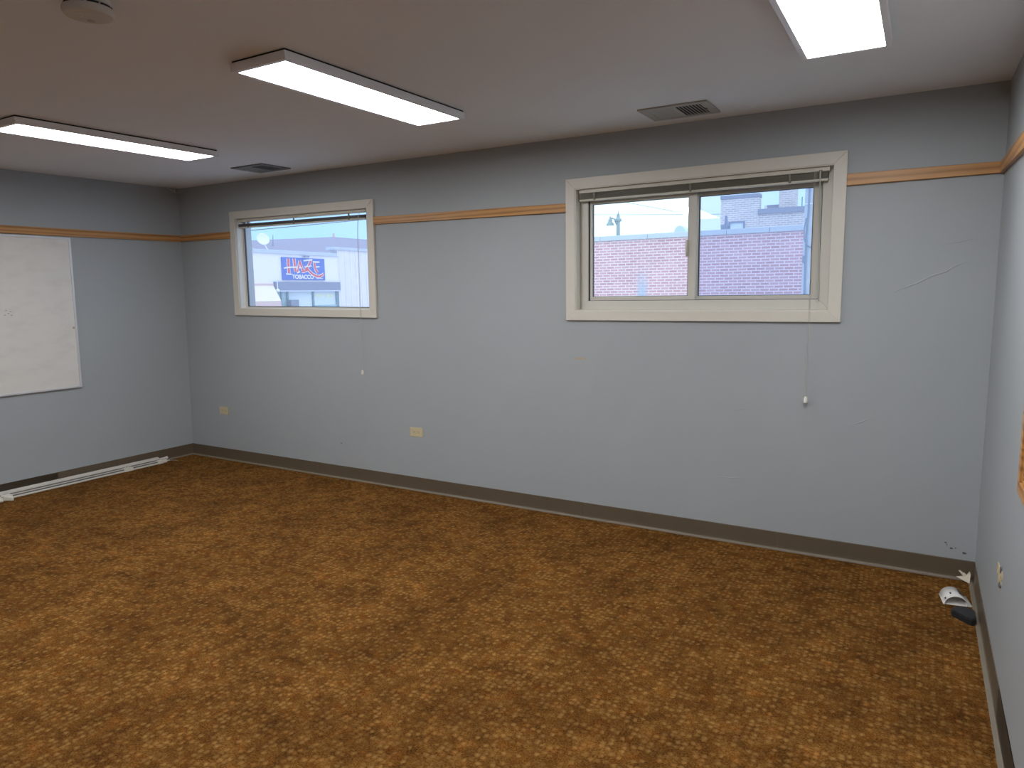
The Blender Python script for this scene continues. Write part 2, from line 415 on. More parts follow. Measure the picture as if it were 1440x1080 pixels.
O3 = (-2.85, -1.802, .955, 1.86)           # oak framed opening in the right wall: y0 y1 z0 z1
mb = MB()
mb.box(W, W+T, O3[1], T, -.12, 2.56); mb.box(W, W+T, FRONT-.2, O3[0], -.12, 2.56)
mb.box(W, W+T, O3[0], O3[1], -.12, O3[2]); mb.box(W, W+T, O3[0], O3[1], O3[3], 2.56)
wall_right = tag(mb.build('wall_right', M['wall'], kind='structure'), 'blue grey wall running along the right edge of the picture', 'wall')
tag(MB().box(-.3, W+.3, FRONT-.2, FRONT, -.12, 2.56).build('wall_front', M['wall'], kind='structure'), 'blue grey wall behind the viewer', 'wall')
# the dim corridor behind the oak framed opening
mb = MB()
mb.box(W+1.6, W+1.7, O3[0]-1, O3[1]+1, -.12, 2.56); mb.box(W+T, W+1.7, O3[0]-1.1, O3[0]-1, -.12, 2.56)
mb.box(W+T, W+1.7, O3[1]+1, O3[1]+1.1, -.12, 2.56); mb.box(W+T, W+1.7, O3[0]-1, O3[1]+1, 2.46, 2.56); mb.box(W+T, W+1.7, O3[0]-1, O3[1]+1, -.12, -.02)
tag(mb.build('wall_corridor', M['wall'], kind='structure'), 'plain corridor wall seen through the oak framed opening', 'wall')

# ---- small damage and creases in the wall skin (same paint, so only the light shows them)
CRE = [[(5.775, 1.453), (5.86, 1.490), (5.898, 1.505), (5.96, 1.540), (6.017, 1.558), (6.06, 1.588), (6.116, 1.61)],
       [(5.98, 1.688), (6.067, 1.701), (6.153, 1.72)], [(5.0, .790), (5.048, .798), (5.095, .814)],
       [(4.936, .388), (5.018, .389), (5.087, .402)], [(5.625, .755), (5.675, .775), (5.724, .802)],
       [(.948, .733), (1.0, .736), (1.057, .733)], [(2.351, .891), (2.421, .878)], [(2.525, .866), (2.593, .842), (2.66, .819)],
       [(2.414, .728), (2.47, .737)], [(1.418, .662), (1.396, .385)], [(1.12, .742), (1.22, .735)]]
for c in CRE:
    MB().tube([(x, 0, z) for x, z in c], [.0015] + [.0042]*(len(c)-2) + [.0015], 8, flat=(1, .7)).build('crease', M['wall'], wall_back, smooth=True)
for x, z, r in ((6.095, .182, .006), (6.121, .156, .007), (6.177, .140, .009), (6.10, .172, .004), (1.905, .293, .006), (6.138, .160, .004)):
    mb = MB(); pts = [(x + r*(.6+.7*random.random())*math.cos(a*PI/4), z + r*(.4+.5*random.random())*math.sin(a*PI/4)) for a in range(8)]
    mb.prism([(p[0], p[1]) for p in pts], -.0012, .001, 1).build('scuff_mark', M['scuff'], wall_back)['label'] = 'dark scuff on the paint'
# broken plaster patch, standing slightly proud of the right wall
mb = MB(); n = 26
ring0 = []; 
for k in range(n):
    a = 2*PI*k/n; rr = 1 + .28*math.sin(3*a+1) + .22*(random.random()-.5)
    ring0.append((W - .0022, -1.06 + .082*rr*math.cos(a), .428 + .036*rr*math.sin(a)))
vs = [mb.bm.verts.new(p) for p in ring0]; base = [mb.bm.verts.new((W+.002, p[1]*1.0, p[2])) for p in ring0]
inner = [mb.bm.verts.new((W - .004 - .003*random.random(), -1.06 + (p[1]+1.06)*.5, .428 + (p[2]-.428)*.5)) for p in ring0]
cv = mb.bm.verts.new((W-.003, -1.06, .428))
for k in range(n):
    l = (k+1) % n
    mb.bm.faces.new((base[k], base[l], vs[l], vs[k])); mb.bm.faces.new((vs[k], vs[l], inner[l], inner[k])); mb.bm.faces.new((inner[k], inner[l], cv))
pd = mb.build('plaster_patch', M['plaster'], wall_right); pd['label'] = 'chipped cream plaster hole in the paint'
for y, z, r in ((-1.10, .462, .013), (-1.11, .408, .012), (-1.085, .400, .010)):
    mb = MB(); mb.prism([(y + r*(.6+.6*random.random())*math.cos(a*PI/4), z + r*(.6+.6*random.random())*math.sin(a*PI/4)) for a in range(8)], W-.0055, W+.001, 0).build('chip', M['scuff'], pd)['label'] = 'dark chip at the edge of the hole'

# ---- baseboards: brown vinyl cove base with a toe
def cove(name, fr, to, axis, label, seams=(), parent_rot=None):
    prof = [(0, 0), (.021, 0), (.022, .0025), (.019, .0045), (.010, .0065), (.0055, .012), (.004, .024), (.0035, .100), (.002, .104), (0, .104)]
    mb = MB(); cuts = [fr] + list(seams) + [to]
    for a, b in zip(cuts, cuts[1:]):
        a2 = a + (.0006 if a != fr else 0); b2 = b - (.0006 if b != to else 0)
        if axis == 'back': mb.prism([(-u, v) for u, v in prof], a2, b2, 0)
        elif axis == 'left': mb.prism([(u, v) for u, v in prof], a2, b2, 1)
        else: mb.prism([(W-u, v) for u, v in prof], a2, b2, 1)
    o = tag(mb.build(name, M['base'], kind='structure'), label, 'baseboard')
    tp = [(.008, 0), (.0225, 0), (.0236, .0026), (.0205, .0050), (.0115, .0072), (.008, .0095)]
    mt = MB()
    if axis == 'back': mt.prism([(-u, v) for u, v in tp], fr, to, 0)
    elif axis == 'left': mt.prism([(u, v) for u, v in tp], fr, to, 1)
    else: mt.prism([(W-u, v) for u, v in tp], fr, to, 1)
    t = mt.build('toe', M['toe'], o); t['label'] = 'paler toe of the cove base'
    return o
cove('baseboard_back', -.05, W, 'back', 'dark brown vinyl cove base under the two windows', (1.631, 2.85, 4.058, 5.28))
bl = cove('baseboard_left', FRONT, 0, 'left', 'dark brown vinyl cove base under the whiteboard', (-1.22, -2.44, -3.66, -4.88))
bl.location = LLOC; bl.rotation_euler = LROT
cove('baseboard_right', FRONT, -.004, 'right', 'dark brown vinyl cove base along the right wall', (-1.3, -2.5, -3.7, -4.9))

# ---- oak rail round the room
def rail(name, p0, p1, m, label, inward):
    (x0, y0, zb0, zt0), (x1, y1, zb1, zt1) = p0, p1
    d = Vector(inward)*.019; A = Vector((x0, y0, 0)); B = Vector((x1, y1, 0))
    q0 = [A, B, B+d, A+d]
    mb = MB(); mb.hexa([(p.x, p.y, zb) for p, zb in zip(q0, (zb0, zb1, zb1, zb0))] + [(p.x, p.y, zt) for p, zt in zip(q0, (zt0, zt1, zt1, zt0))], .0025)
    return tag(mb.build(name, m, kind='structure'), label, 'trim')
t1 = rail('trim_1', (0, FRONT, 1.93, 2.00), (0, -.0, 1.994, 2.050), M['oaky'], 'oak strip above the whiteboard on the left wall', (1, 0, 0))
t1.location = LLOC; t1.rotation_euler = LROT
rail('trim_2', (.02, 0, 1.995, 2.050), (.728, 0, 1.989, 2.046), M['oak'], 'short oak strip between the left corner and the smaller window', (0, -1, 0))
rail('trim_3', (2.352, 0, 2.009, 2.064), (3.949, 0, 1.987, 2.042), M['oak'], 'oak strip on the wall between the two windows', (0, -1, 0))
rail('trim_4', (5.556, 0, 2.009, 2.069), (W, 0, 2.011, 2.064), M['oak'], 'oak strip between the sliding window and the right corner', (0, -1, 0))
rail('trim_5', (W, -.019, 2.011, 2.063), (W, -1.05, 1.968, 2.038), M['oaky'], 'oak strip on the right wall meeting the back corner', (-1, 0, 0))

# ------------------------------------------------------------------ window 1, the wide slider
w1 = thing('window_1', 'wide sliding window with two panes facing a red brick wall', 'window', (4.755, 0, 1.366), kind='structure')
OF = (4.755, 0, 1.366)
MB().ring(3.948, 5.556, 1.306, 2.187, .0645, -.018, 0, .002, wt=.062, wb=.060).build('casing', M['trim'], w1, offset=OF)
MB().ring(W1[0]-.004, W1[1]+.004, W1[2]-.004, W1[3]+.004, .009, -.012, .06).build('jamb', M['trim'], w1, offset=OF)
x0, x1, z0, z1 = W1
fr = MB().ring(x0+.005, x1-.005, z0+.005, z1-.005, .056, .05, .125, .003, wt=.058, wb=.056).build('frame', M['vinyl'], w1, offset=OF)
MB().ring(x0+.060, x1-.060, z0+.060, z1-.062, .004, .056, .12).build('track', M['gasket'], fr, offset=OF)
# left sash rides in the inner track, right sash in the outer one
sl = MB().ring(4.080, 4.757, 1.427, 2.063, .026, .064, .086, .002, wl=.018, wr=.045, wt=.032, wb=.026).build('sliding_sash', M['vinyl'], w1, offset=OF)
MB().ring(4.098, 4.712, 1.453, 2.031, .003, .068, .082).build('gasket', M['gasket'], sl, offset=OF)
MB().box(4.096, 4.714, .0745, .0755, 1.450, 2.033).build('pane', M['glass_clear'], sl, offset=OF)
la = MB(); la.prism([(.064, 1.685), (.054, 1.69), (.046, 1.705), (.044, 1.735), (.046, 1.765), (.054, 1.78), (.064, 1.785)], 4.700, 4.712, 0)
la.build('latch', M['vinyl'], sl, offset=OF)
fs = MB().ring(4.742, 5.432, 1.427, 2.063, .030, .094, .116, .002, wl=.022, wr=.044, wt=.032, wb=.024).build('fixed_sash', M['vinyl'], w1, offset=OF)
MB().ring(4.764, 5.388, 1.451, 2.031, .003, .097, .113, wl=.005).build('gasket', M['gasket'], fs, offset=OF)
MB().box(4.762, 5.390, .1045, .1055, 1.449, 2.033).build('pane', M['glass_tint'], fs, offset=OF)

# ------------------------------------------------------------------ window 2, the smaller picture window (rotated so its casing corners land on their image pixels)
C2 = (1.5395, 0, 1.7615); R2 = (0, math.radians(.56), 0)
w2 = thing('window_2', 'smaller window on the left looking out at a shop front', 'window', C2, R2, kind='structure')
MB().ring(-.8115, .8115, -.442, .442, .067, -.018, 0, .002, wt=.062, wb=.060).build('casing', M['trim'], w2)
MB().ring(-.7485, .7485, -.384, .382, .004, -.012, .085).build('jamb', M['trim'], w2)
fr = MB().ring(-.7445, .7445, -.380, .378, .012, .064, .082).build('frame', M['vinyl'], w2)
MB().ring(-.7325, .7325, -.368, .366, .005, .066, .080).build('gasket', M['gasket'], fr)
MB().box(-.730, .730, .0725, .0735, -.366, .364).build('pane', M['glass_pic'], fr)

# ------------------------------------------------------------------ window 3, oak framed opening at the right edge
w3 = thing('window_3', 'oak framed interior window cut off by the right picture edge', 'window', (W, (O3[0]+O3[1])/2, O3[2]), kind='structure')
OF = (W, (O3[0]+O3[1])/2, O3[2])
def yring(y0, y1, z0, z1, w, xa, xb, bev=0):
    mb = MB(); o = [(y0, z0), (y1, z0), (y1, z1), (y0, z1)]; i = [(y0+w, z0+w), (y1-w, z0+w), (y1-w, z1-w), (y0+w, z1-w)]
    for k in range(4):
        n = (k+1) % 4; qd = [o[k], o[n], i[n], i[k]]
        mb.hexa([(xa, a, b) for a, b in qd] + [(xb, a, b) for a, b in qd], bev)
    return mb
yring(O3[0]-.040, O3[1]+.040, O3[2]-.034, O3[3]+.040, .036, W-.050, W, .003).build('casing', M['oaky'], w3, offset=OF)
yring(O3[0]-.004, O3[1]+.004, O3[2]-.004, O3[3]+.004, .014, W-.044, W+T).build('jamb', M['oaky'], w3, offset=OF)
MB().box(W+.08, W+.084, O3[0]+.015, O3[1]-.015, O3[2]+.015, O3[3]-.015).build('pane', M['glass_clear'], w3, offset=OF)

# ------------------------------------------------------------------ mini blinds, both pulled right up
def blind(name, label, loc, rot, xa, xb, zt, headh, gap, stackh, slatm, cordx, cordlen, wand, mx):
    b = thing(name, label, 'blind', loc, rot, 'raised mini blinds')
    MB().box(xa, xb, .008, .034, zt-headh, zt, .0015).build('headrail', M['blind'], b)
    st = MB(); z = zt-headh-gap; n = 9
    for k in range(n):
        zz = z - (k+.5)*stackh/n; sag = .0012*math.sin(k*1.7)
        st.hexa([(xa+.004, .009+sag, zz-.0012), (xb-.006, .009+sag, zz-.0012), (xb-.006, .034, zz-.0012), (xa+.004, .034, zz-.0012),
                 (xa+.004, .009+sag, zz+.0011), (xb-.006, .009+sag, zz+.0011), (xb-.006, .034, zz+.0011), (xa+.004, .034, zz+.0011)])
    st.build('slats', slatm, b)
    zr = z - stackh
    MB().box(xa+.003, xb-.006, .008, .034, zr-.013, zr-.001, .003).build('bottom_rail', M['blind'], b)
    for lx in mx:                                       # ladder tapes with their clips
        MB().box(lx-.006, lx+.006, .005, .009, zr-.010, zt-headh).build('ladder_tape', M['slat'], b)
    c = MB()
    for dx in (-.0035, .0035):
        c.tube([(cordx+dx, .006, zt-headh+.004), (cordx+dx*1.1, -.012, zt-headh-.03), (cordx+dx, -.026, z-stackh-.10), (cordx+dx*.7, -.026, zt-cordlen)], .0012, 6)
    cd = c.build('lift_cord', M['cord'], b)
    tz = zt-cordlen
    MB().lathe([(0, .004), (.006, .003), (.010, -.010), (.0115, -.030), (.009, -.032), (0, -.032)], (cordx, -.026, tz), 14).build('tassel', M['tassel'], cd, smooth=True)
    if wand:
        wx, wl = wand
        wd = MB().tube([(wx, .004, zt-headh+.002), (wx, -.004, zt-headh-.02), (wx+.018, -.008, zt-wl)], .0038, 6).build('tilt_wand', M['wand'], b)
        MB().tube([(wx+.018, -.008, zt-wl), (wx+.016, -.010, zt-wl-.008), (wx+.006, -.010, zt-wl-.006), (wx+.004, -.009, zt-wl+.012)], .0016, 6).build('hook', M['wand'], wd)
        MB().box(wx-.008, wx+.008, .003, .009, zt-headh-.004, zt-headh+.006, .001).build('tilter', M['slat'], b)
    return b
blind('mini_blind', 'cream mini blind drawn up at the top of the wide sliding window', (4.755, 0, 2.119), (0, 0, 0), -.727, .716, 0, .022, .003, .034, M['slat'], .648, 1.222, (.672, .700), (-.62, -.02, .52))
blind('mini_blind', 'backlit dark stacked mini blind drawn up at the top of the shop view window', (1.5395, 0, 2.1365), R2, -.732, .716, 0, .022, .016, .022, M['slatd'], .665, 1.225, None, (-.6, -.05, .55))

# ------------------------------------------------------------------ ceiling lamp panels
def lamp_panel(x, y, label):
    t = thing('ceiling_lamp', label, 'ceiling lamp', (x, y, cz(x, y)), CROT, 'ceiling lamp panels')
    return t
hx, hy = .155, .598
def lamp_parts(t):
    MB().box(-hx+.006, hx-.006, -hy+.006, hy-.006, -.008, 0).build('mounting_plate', M['dark'], t)  # dark colour paints in the shadow gap below the ceiling
    f = MB(); d0, d1 = -.042, -.008; w = .021
    f.box(-hx, hx, -hy, -hy+w, d0, d1, .002); f.box(-hx, hx, hy-w, hy, d0, d1, .002)
    f.box(-hx, -hx+w, -hy+w, hy-w, d0, d1, .002); f.box(hx-w, hx, -hy+w, hy-w, d0, d1, .002)
    f.build('frame', M['alu'], t)
    MB().box(-hx+w, hx-w, -hy+w, hy-w, -.038, -.030).build('diffuser', M['lamp'], t)
    MB().box(-hx+w, hx-w, -hy+w, hy-w, -.028, -.012).build('back_plate', M['alu'], t)
base_lamp = lamp_panel(3.664, -1.540, 'lit flat lamp panel, middle of the three on the ceiling')
lamp_parts(base_lamp)
LAMPS = [(1.748, -1.580, 'lit flat lamp panel nearest the whiteboard wall'), (5.622, -1.605, 'lit flat lamp panel cut off by the top of the picture'),
         (1.75, -3.72, 'lit flat lamp panel behind the viewer near the left wall'), (3.66, -3.72, 'lit flat lamp panel behind the viewer in the middle'), (5.62, -3.72, 'lit flat lamp panel behind the viewer near the right wall')]
for x, y, lb in LAMPS:
    c = copy_tree(base_lamp); c.location = (x, y, cz(x, y)); c['label'] = lb

# ------------------------------------------------------------------ air vents
def vent(x, y, hx, hy, m, label, open_half):
    t = thing('air_vent', label, 'vent', (x, y, cz(x, y)), CROT)
    f = MB(); w = .034
    def sl(a, b, c, d):
        f.hexa([(a, c, -.009), (b, c, -.009), (b, d, -.009), (a, d, -.009), (a, c, 0), (b, c, 0), (b, d, 0), (a, d, 0)])
    f.box(-hx, hx, -hy, -hy+w, -.009, 0, .002); f.box(-hx, hx, hy-w, hy, -.009, 0, .002)
    f.box(-hx, -hx+w+.01, -hy+w, hy-w, -.009, 0, .002); f.box(hx-w-.01, hx, -hy+w, hy-w, -.009, 0, .002)
    f.build('frame', m, t)
    MB().box(-hx+w, hx-w, -hy+w, hy-w, -.0025, -.0005).build('duct_opening', M['dark'], t)  # flat dark plate, the shade of the recess painted in
    x0 = -hx+w+.012; x1 = hx-w-.012; n = 16
    for side in (0, 1):
        l = MB()
        for k in range(n):
            u = x0 + (x1-x0)*(k+.5)/n
            if (u < 0) == (side == 0):
                ex, tilt, zt = (.0058, .0012, -.0072) if side == 0 else (.0022, -.0010, -.0088)   # one bank nearly shut, the other open
                l.hexa([(u-ex-tilt, -hy+w, -.0090), (u+ex-tilt, -hy+w, zt), (u+ex-tilt, hy-w, zt), (u-ex-tilt, hy-w, -.0090),
                        (u-ex+tilt, -hy+w, -.0078), (u+ex+tilt, -hy+w, zt+.0012), (u+ex+tilt, hy-w, zt+.0012), (u-ex+tilt, hy-w, -.0078)])
        l.box(-.004+(-.004 if side == 0 else .004), (-.004 if side == 0 else .004)+.004, -hy+w, hy-w, -.0085, -.003)
        l.build('louvre_bank', m, t)
    for sx in (-1, 1):
        MB().lathe([(0, -.0112), (.003, -.0108), (.004, -.009), (.004, -.008)], (sx*(hx-.02), 0, 0), 12).build('screw', M['strap'], t)
    MB().box(hx-.040, hx-.034, -.012, .012, -.016, -.008, .001).build('damper_lever', M['ventg'], t)
    return t
vent(4.760, -.310, .182, .143, M['ventw'], 'cream steel air vent in the ceiling above the sliding window', 1)
vent(1.556, -.348, .172, .137, M['ventg'], 'grey steel air vent in the ceiling above the smaller window', 0)

# ------------------------------------------------------------------ smoke alarm
sm = thing('smoke_alarm', 'round white smoke alarm on the ceiling at the top left', 'smoke alarm', (3.655, -2.765, cz(3.655, -2.765)), CROT)
MB().lathe([(.064, 0), (.066, -.002), (.066, -.016), (.062, -.018), (0, -.018)], n=48).build('base_plate', M['plast'], sm, smooth=True)
bd = MB().lathe([(.058, -.016), (.060, -.024), (.071, -.026), (.073, -.030), (.072, -.040), (.066, -.047), (.050, -.050), (.048, -.0495), (.046, -.051), (0, -.0515)], n=56).build('body', M['plast'], sm, smooth=True)
for k in range(10):
    a0 = 2*PI*k/10+.08; a1 = 2*PI*(k+1)/10-.08; mb = MB(); seg = 6
    pts = [(a0+(a1-a0)*i/seg) for i in range(seg+1)]
    for a, b in zip(pts, pts[1:]):
        P = [(r*math.cos(t), r*math.sin(t)) for r, t in ((.0600, a), (.0600, b), (.0672, b), (.0672, a))]
        mb.hexa([(p[0], p[1], -.0245) for p in P] + [(p[0], p[1], -.0185) for p in P])
    mb.build('slot', M['dark'], bd)
MB().lathe([(0, -.0545), (.003, -.0535), (.003, -.050)], (-.004, -.020, 0), 12).build('indicator_light', M['tassel'], bd)
MB().lathe([(0, -.0525), (.012, -.0522), (.013, -.050)], (-.020, .018, 0), 24).build('test_button', M['ventw'], bd)

# ------------------------------------------------------------------ loose strap in the ceiling corner
st = MB()
P = [(.062, -.172, 2.4605), (.092, -.156, 2.4595), (.106, -.120, 2.440), (.118, -.090, 2.419), (.132, -.065, 2.416), (.148, -.042, 2.411)]
for a, b in zip(P, P[1:]):
    st.hexa([(a[0], a[1]-.008, a[2]-.0015), (b[0], b[1]-.008, b[2]-.0015), (b[0], b[1]+.008, b[2]-.0015), (a[0], a[1]+.008, a[2]-.0015),
             (a[0], a[1]-.008, a[2]+.0015), (b[0], b[1]-.008, b[2]+.0015), (b[0], b[1]+.008, b[2]+.0015), (a[0], a[1]+.008, a[2]+.0015)])
st.tube([(.118, -.092, 2.419), (.121, -.092, cz(.121, -.092)+.002)], .005, 8)
tag(st.build('metal_strap', M['strap']), 'bent metal strap hanging in the ceiling corner between the walls', 'bracket')

# ------------------------------------------------------------------ whiteboard
wb = thing('whiteboard', 'large whiteboard with a thin metal edge on the left wall', 'whiteboard', LLOC, LROT)
yb0, yb1, zb0, zb1 = -3.40, -.985, .772, 1.974
MB().box(0, .014, yb0+.004, yb1-.004, zb0+.004, zb1-.004).build('board', M['boardw'], wb)
f = MB()
def yr(mb, y0, y1, z0, z1, w, xa, xb, bev=0):
    o = [(y0, z0), (y1, z0), (y1, z1), (y0, z1)]; i = [(y0+w, z0+w), (y1-w, z0+w), (y1-w, z1-w), (y0+w, z1-w)]
    for k in range(4):
        n = (k+1) % 4; qd = [o[k], o[n], i[n], i[k]]
        mb.hexa([(xa, a, b) for a, b in qd] + [(xb, a, b) for a, b in qd], bev)
yr(f, yb0, yb1, zb0, zb1, .016, 0, .020, .0015)
f.build('edge_trim', M['boardf'], wb)
mb = MB(); mb.prism([(-1.022, 1.262), (-1.016, 1.250), (-1.004, 1.250), (-1.004, 1.268), (-1.012, 1.270)], .0135, .0155, 0)
mb.build('sticker_scrap', M['tape'], wb)['label'] = 'torn brown scrap of sticker'
mb = MB()
for y, z in ((-1.46, 1.400), (-1.475, 1.388), (-1.49, 1.41), (-1.455, 1.372), (-1.50, 1.376)):
    mb.box(.0138, .0143, y, y+.010, z, z+.004)
mb.build('marker_smear', M['rodg'], wb)['label'] = 'faint grey marker smear'

# ------------------------------------------------------------------ outlets
ot = thing('power_outlet', 'ivory outlet plate on the wall below the smaller window', 'outlet', (.467, 0, .458), group='ivory outlet plates')
MB().box(-.059, .059, -.006, 0, -.035, .035, .002).build('cover_plate', M['ivory'], ot)
for sx in (-1, 1):
    rc = MB()
    rc.prism([(sx*.0195 + .0155*max(-.85, min(.85, math.cos(a*PI/12)))*1.0, .0172*math.sin(a*PI/12)) for a in range(24)], -.0085, -.004, 1)
    rc = rc.build('receptacle', M['ivory'], ot)
    sl = MB()
    sl.box(sx*.0195-.0075, sx*.0195-.0005+.0005, -.0089, -.008, .0045, .0068); sl.box(sx*.0195-.0065, sx*.0195-.0005, -.0089, -.008, -.0068, -.0045)
    sl.box(sx*.0195+.0055, sx*.0195+.010, -.0089, -.008, -.0024, .0024)
    sl.build('slots', M['dark'], rc)
MB().tube([(0, -.0068, 0), (0, -.004, 0)], .003, 10).build('screw', M['strap'], ot)
o2 = copy_tree(ot); o2.location = (2.685, 0, .455); o2['label'] = 'ivory outlet plate on the wall between the two windows'

# tape residue
mb = MB(); mb.prism([(3.994, 1.054), (4.03, 1.052), (4.081, 1.055), (4.079, 1.063), (4.04, 1.065), (3.996, 1.063)], -.0012, .0, 1)
tag(mb.build('tape_strip', M['tape']), 'short strip of old tan tape left on the wall below the sliding window', 'tape')

# ------------------------------------------------------------------ two curtain rods on the floor by the left wall
ra = thing('curtain_rod', 'white curtain rod lying tight against the brown base of the left wall', 'curtain rod', (.0, -1.0, 0), group='curtain rods on the floor')
OF = (0, -1.0, 0)
def boxf(mb, x0, x1, y0, y1, z0, z1, b=0): mb.box(x0, x1, y0, y1, z0, z1, b); return mb
mb = MB(); mb.prism([(-.012, .0), (.020, .0), (.024, .006), (.024, .046), (.020, .052), (-.012, .052)], -2.75, -.385, 1)
mb.build('rail', M['rod'], ra, offset=OF)
MB().box(.0235, .0255, -2.75, -.385, .024, .033).build('groove', M['rodg'], ra, offset=OF)  # dark strip that paints in the shade of the groove
MB().tube([(.006, -.39, .030), (.006, -.30, .030)], .009, 12).build('end_tip', M['rod'], ra, offset=OF)
MB().tube([(.006, -.315, .030), (.006, -.295, .030)], [.013, .013], 12).build('end_cap', M['rod'], ra, offset=OF)
MB().box(.0235, .027, -1.64, -1.60, .034, .050, .001).build('pulley', M['strap'], ra, offset=OF)

rb = thing('curtain_rod', 'thinner white curtain rod with clips lying in front of the other rod', 'curtain rod', (.05, -1.0, 0), group='curtain rods on the floor')
OF = (.05, -1.0, 0)
mb = MB(); mb.prism([(.036, 0), (.066, 0), (.069, .003), (.069, .009), (.066, .012), (.059, .013), (.059, .026), (.038, .026), (.036, .022)], -2.75, -.39, 1)
mb.build('rail', M['rod'], rb, offset=OF)
MB().box(.0585, .0600, -2.75, -.395, .0145, .0245).build('channel', M['rodg'], rb, offset=OF)  # grey strip, shade of the recess put into its colour
cl = MB(); cl.box(.030, .072, -.735, -.655, .0, .030, .004); cl.box(.034, .076, -.715, -.700, .0, .034, .003); cl.box(.034, .076, -.690, -.675, .0, .034, .003)
cl.build('clip', M['tassel'], rb, offset=OF)
en = MB(); en.box(.032, .070, -.425, -.375, 0, .032, .005); en.box(.036, .066, -.38, -.335, .002, .028, .006)
en.build('end_bracket', M['tassel'], rb, offset=OF)
MB().tube([(.05, -.34, .014), (.062, -.31, .014)], [.007, .004], 10).build('end_tip', M['rod'], rb, offset=OF)
MB().tube([(.06, -.315, .014), (.085, -.275, .010), (.112, -.262, .003)], .0016, 6).build('wire', M['strap'], rb, offset=OF)
br = MB(); br.box(.030, .085, -1.66, -1.60, 0, .034, .004); br.hexa([(.075, -1.66, .0), (.13, -1.63, .0), (.13, -1.615, .0), (.075, -1.61, .0), (.075, -1.66, .03), (.13, -1.63, .022), (.13, -1.615, .022), (.075, -1.61, .03)], .002)
br.prism([(.032, 0), (.105, 0), (.112, .010), (.105, .026), (.032, .034)], -2.0, -1.675, 1)
br.build('wall_bracket', M['tassel'], rb, offset=OF)

# ------------------------------------------------------------------ bits on the floor in the right corner
lb = thing('curled_label', 'curled white printed paper label lying on the carpet in the corner', 'paper', (6.128, -.30, 0), (0, 0, math.radians(9)))
mb = MB(); R = .047; n = 18
arch = [(R*math.cos(PI*k/n)*(1.02), .044*math.sin(PI*k/n)) for k in range(n+1)]
arch = arch + [(-.052, .0012), (-.02, .0008), (.03, .0008), (.066, .0012)]
outer = []; 
for yy, sc in ((-.062, 1.0), (.062, .96)):
    outer.append([mb.bm.verts.new((x*sc, yy, z*sc+.0006)) for x, z in arch])
for k in range(len(arch)-1): mb.bm.faces.new((outer[0][k], outer[0][k+1], outer[1][k+1], outer[1][k]))
sheet = mb.build('sheet', M['label'], lb, smooth=True)
sd = sheet.modifiers.new('thickness', 'SOLIDIFY'); sd.thickness = .0012; sd.offset = 1
def onarch(a, y0, y1, da, name='x'):
    mbp.hexa([(R*1.02*r*math.cos(t), y, .044*r*math.sin(t)+.0006) for r in (1.026, 1.045) for t, y in ((a, y0), (a+da, y0), (a+da, y1), (a, y1))])
mbp = MB()
for a0, y0, y1, da in ((.80*PI, -.052, -.036, .16), (.60*PI, -.030, -.012, .14)): onarch(a0, y0, y1, da)
for k in range(6): onarch(.22*PI + k*.028*PI, -.02, .042, .05)
mbp.build('printed_marks', M['ink'], lb)

er = thing('felt_eraser', 'black rounded felt eraser on the carpet against the right baseboard', 'eraser', (6.168, -.497, 0))
pts = [(6.112, -.478), (6.120, -.452), (6.146, -.432), (6.176, -.428), (6.2045, -.452), (6.2055, -.480), (6.2055, -.540), (6.200, -.556), (6.186, -.562), (6.172, -.552), (6.116, -.496)]
OF = (6.168, -.497, 0)
mb = MB(); mb.prism(pts, 0, .022, 2)
es = [e for e in mb.bm.edges if abs(e.verts[0].co.z-e.verts[1].co.z) < 1e-6]
bmesh.ops.bevel(mb.bm, geom=es, offset=.003, segments=2, affect='EDGES')
mb.build('felt_pad', M['rubber'], er, offset=OF)
mb = MB(); cx, cy = 6.166, -.494
mb.prism([(cx+(x-cx)*.97, cy+(y-cy)*.97) for x, y in pts], .0215, .031, 2)
es = [e for e in mb.bm.edges if e.verts[0].co.z > .03 and e.verts[1].co.z > .03]
bmesh.ops.bevel(mb.bm, geom=es, offset=.003, segments=2, affect='EDGES')
mb.build('grip_cover', mat('eraser_top', (.022, .023, .027), .5, var=.1), er, offset=OF)

mb = MB()
def shard(P, th=.002):
    mb.hexa([(x, y, z) for x, y, z in P] + [(x, y-th, z+th*.4) for x, y, z in P])
shard([(6.147, -.018, .018), (6.204, -.046, .0015), (6.206, -.020, .022), (6.180, -.017, .028)])
shard([(6.156, -.012, .050), (6.164, -.012, .052), (6.196, -.016, .030), (6.182, -.018, .022)])
shard([(6.190, -.014, .028), (6.204, -.014, .054), (6.210, -.016, .040), (6.207, -.020, .015)])
shard([(6.168, -.014, .040), (6.180, -.014, .044), (6.205, -.018, .026), (6.195, -.020, .018)])
shard([(6.185, -.018, .016), (6.206, -.046, .001), (6.2075, -.030, .040), (6.198, -.018, .044)])
tag(mb.build('torn_paper', M['torn']), 'ragged white torn paper stuck in the corner at the baseboard', 'paper scrap')

# ------------------------------------------------------------------ outdoors
tag(MB().box(-140, 120, T+.02, 160, -.8, -.6).build('street', M['asphalt'], kind='structure'), 'pale grey street surface outside the windows', 'street')

# red brick building across the alley, seen through the sliding window
YB = 12.6
rbk = thing('brick_building', 'long low red brick building seen through the sliding window', 'building', (1, YB, -.6)); OF = (1, YB, -.6)
MB().box(-3.0, 8.0, YB, YB+7.4, -.6, 2.75).build('wall', M['redbrick'], rbk, offset=OF)
cp = MB(); xx = [-3.05, -1.2, .05, 1.95, 2.9, 4.3, 6.2, 8.05]
for a, b in zip(xx, xx[1:]): cp.box(a+.004, b-.004, YB-.04, YB+7.4, 2.745, 2.865, .01)
cp.build('coping', M['coping'], rbk, offset=OF)
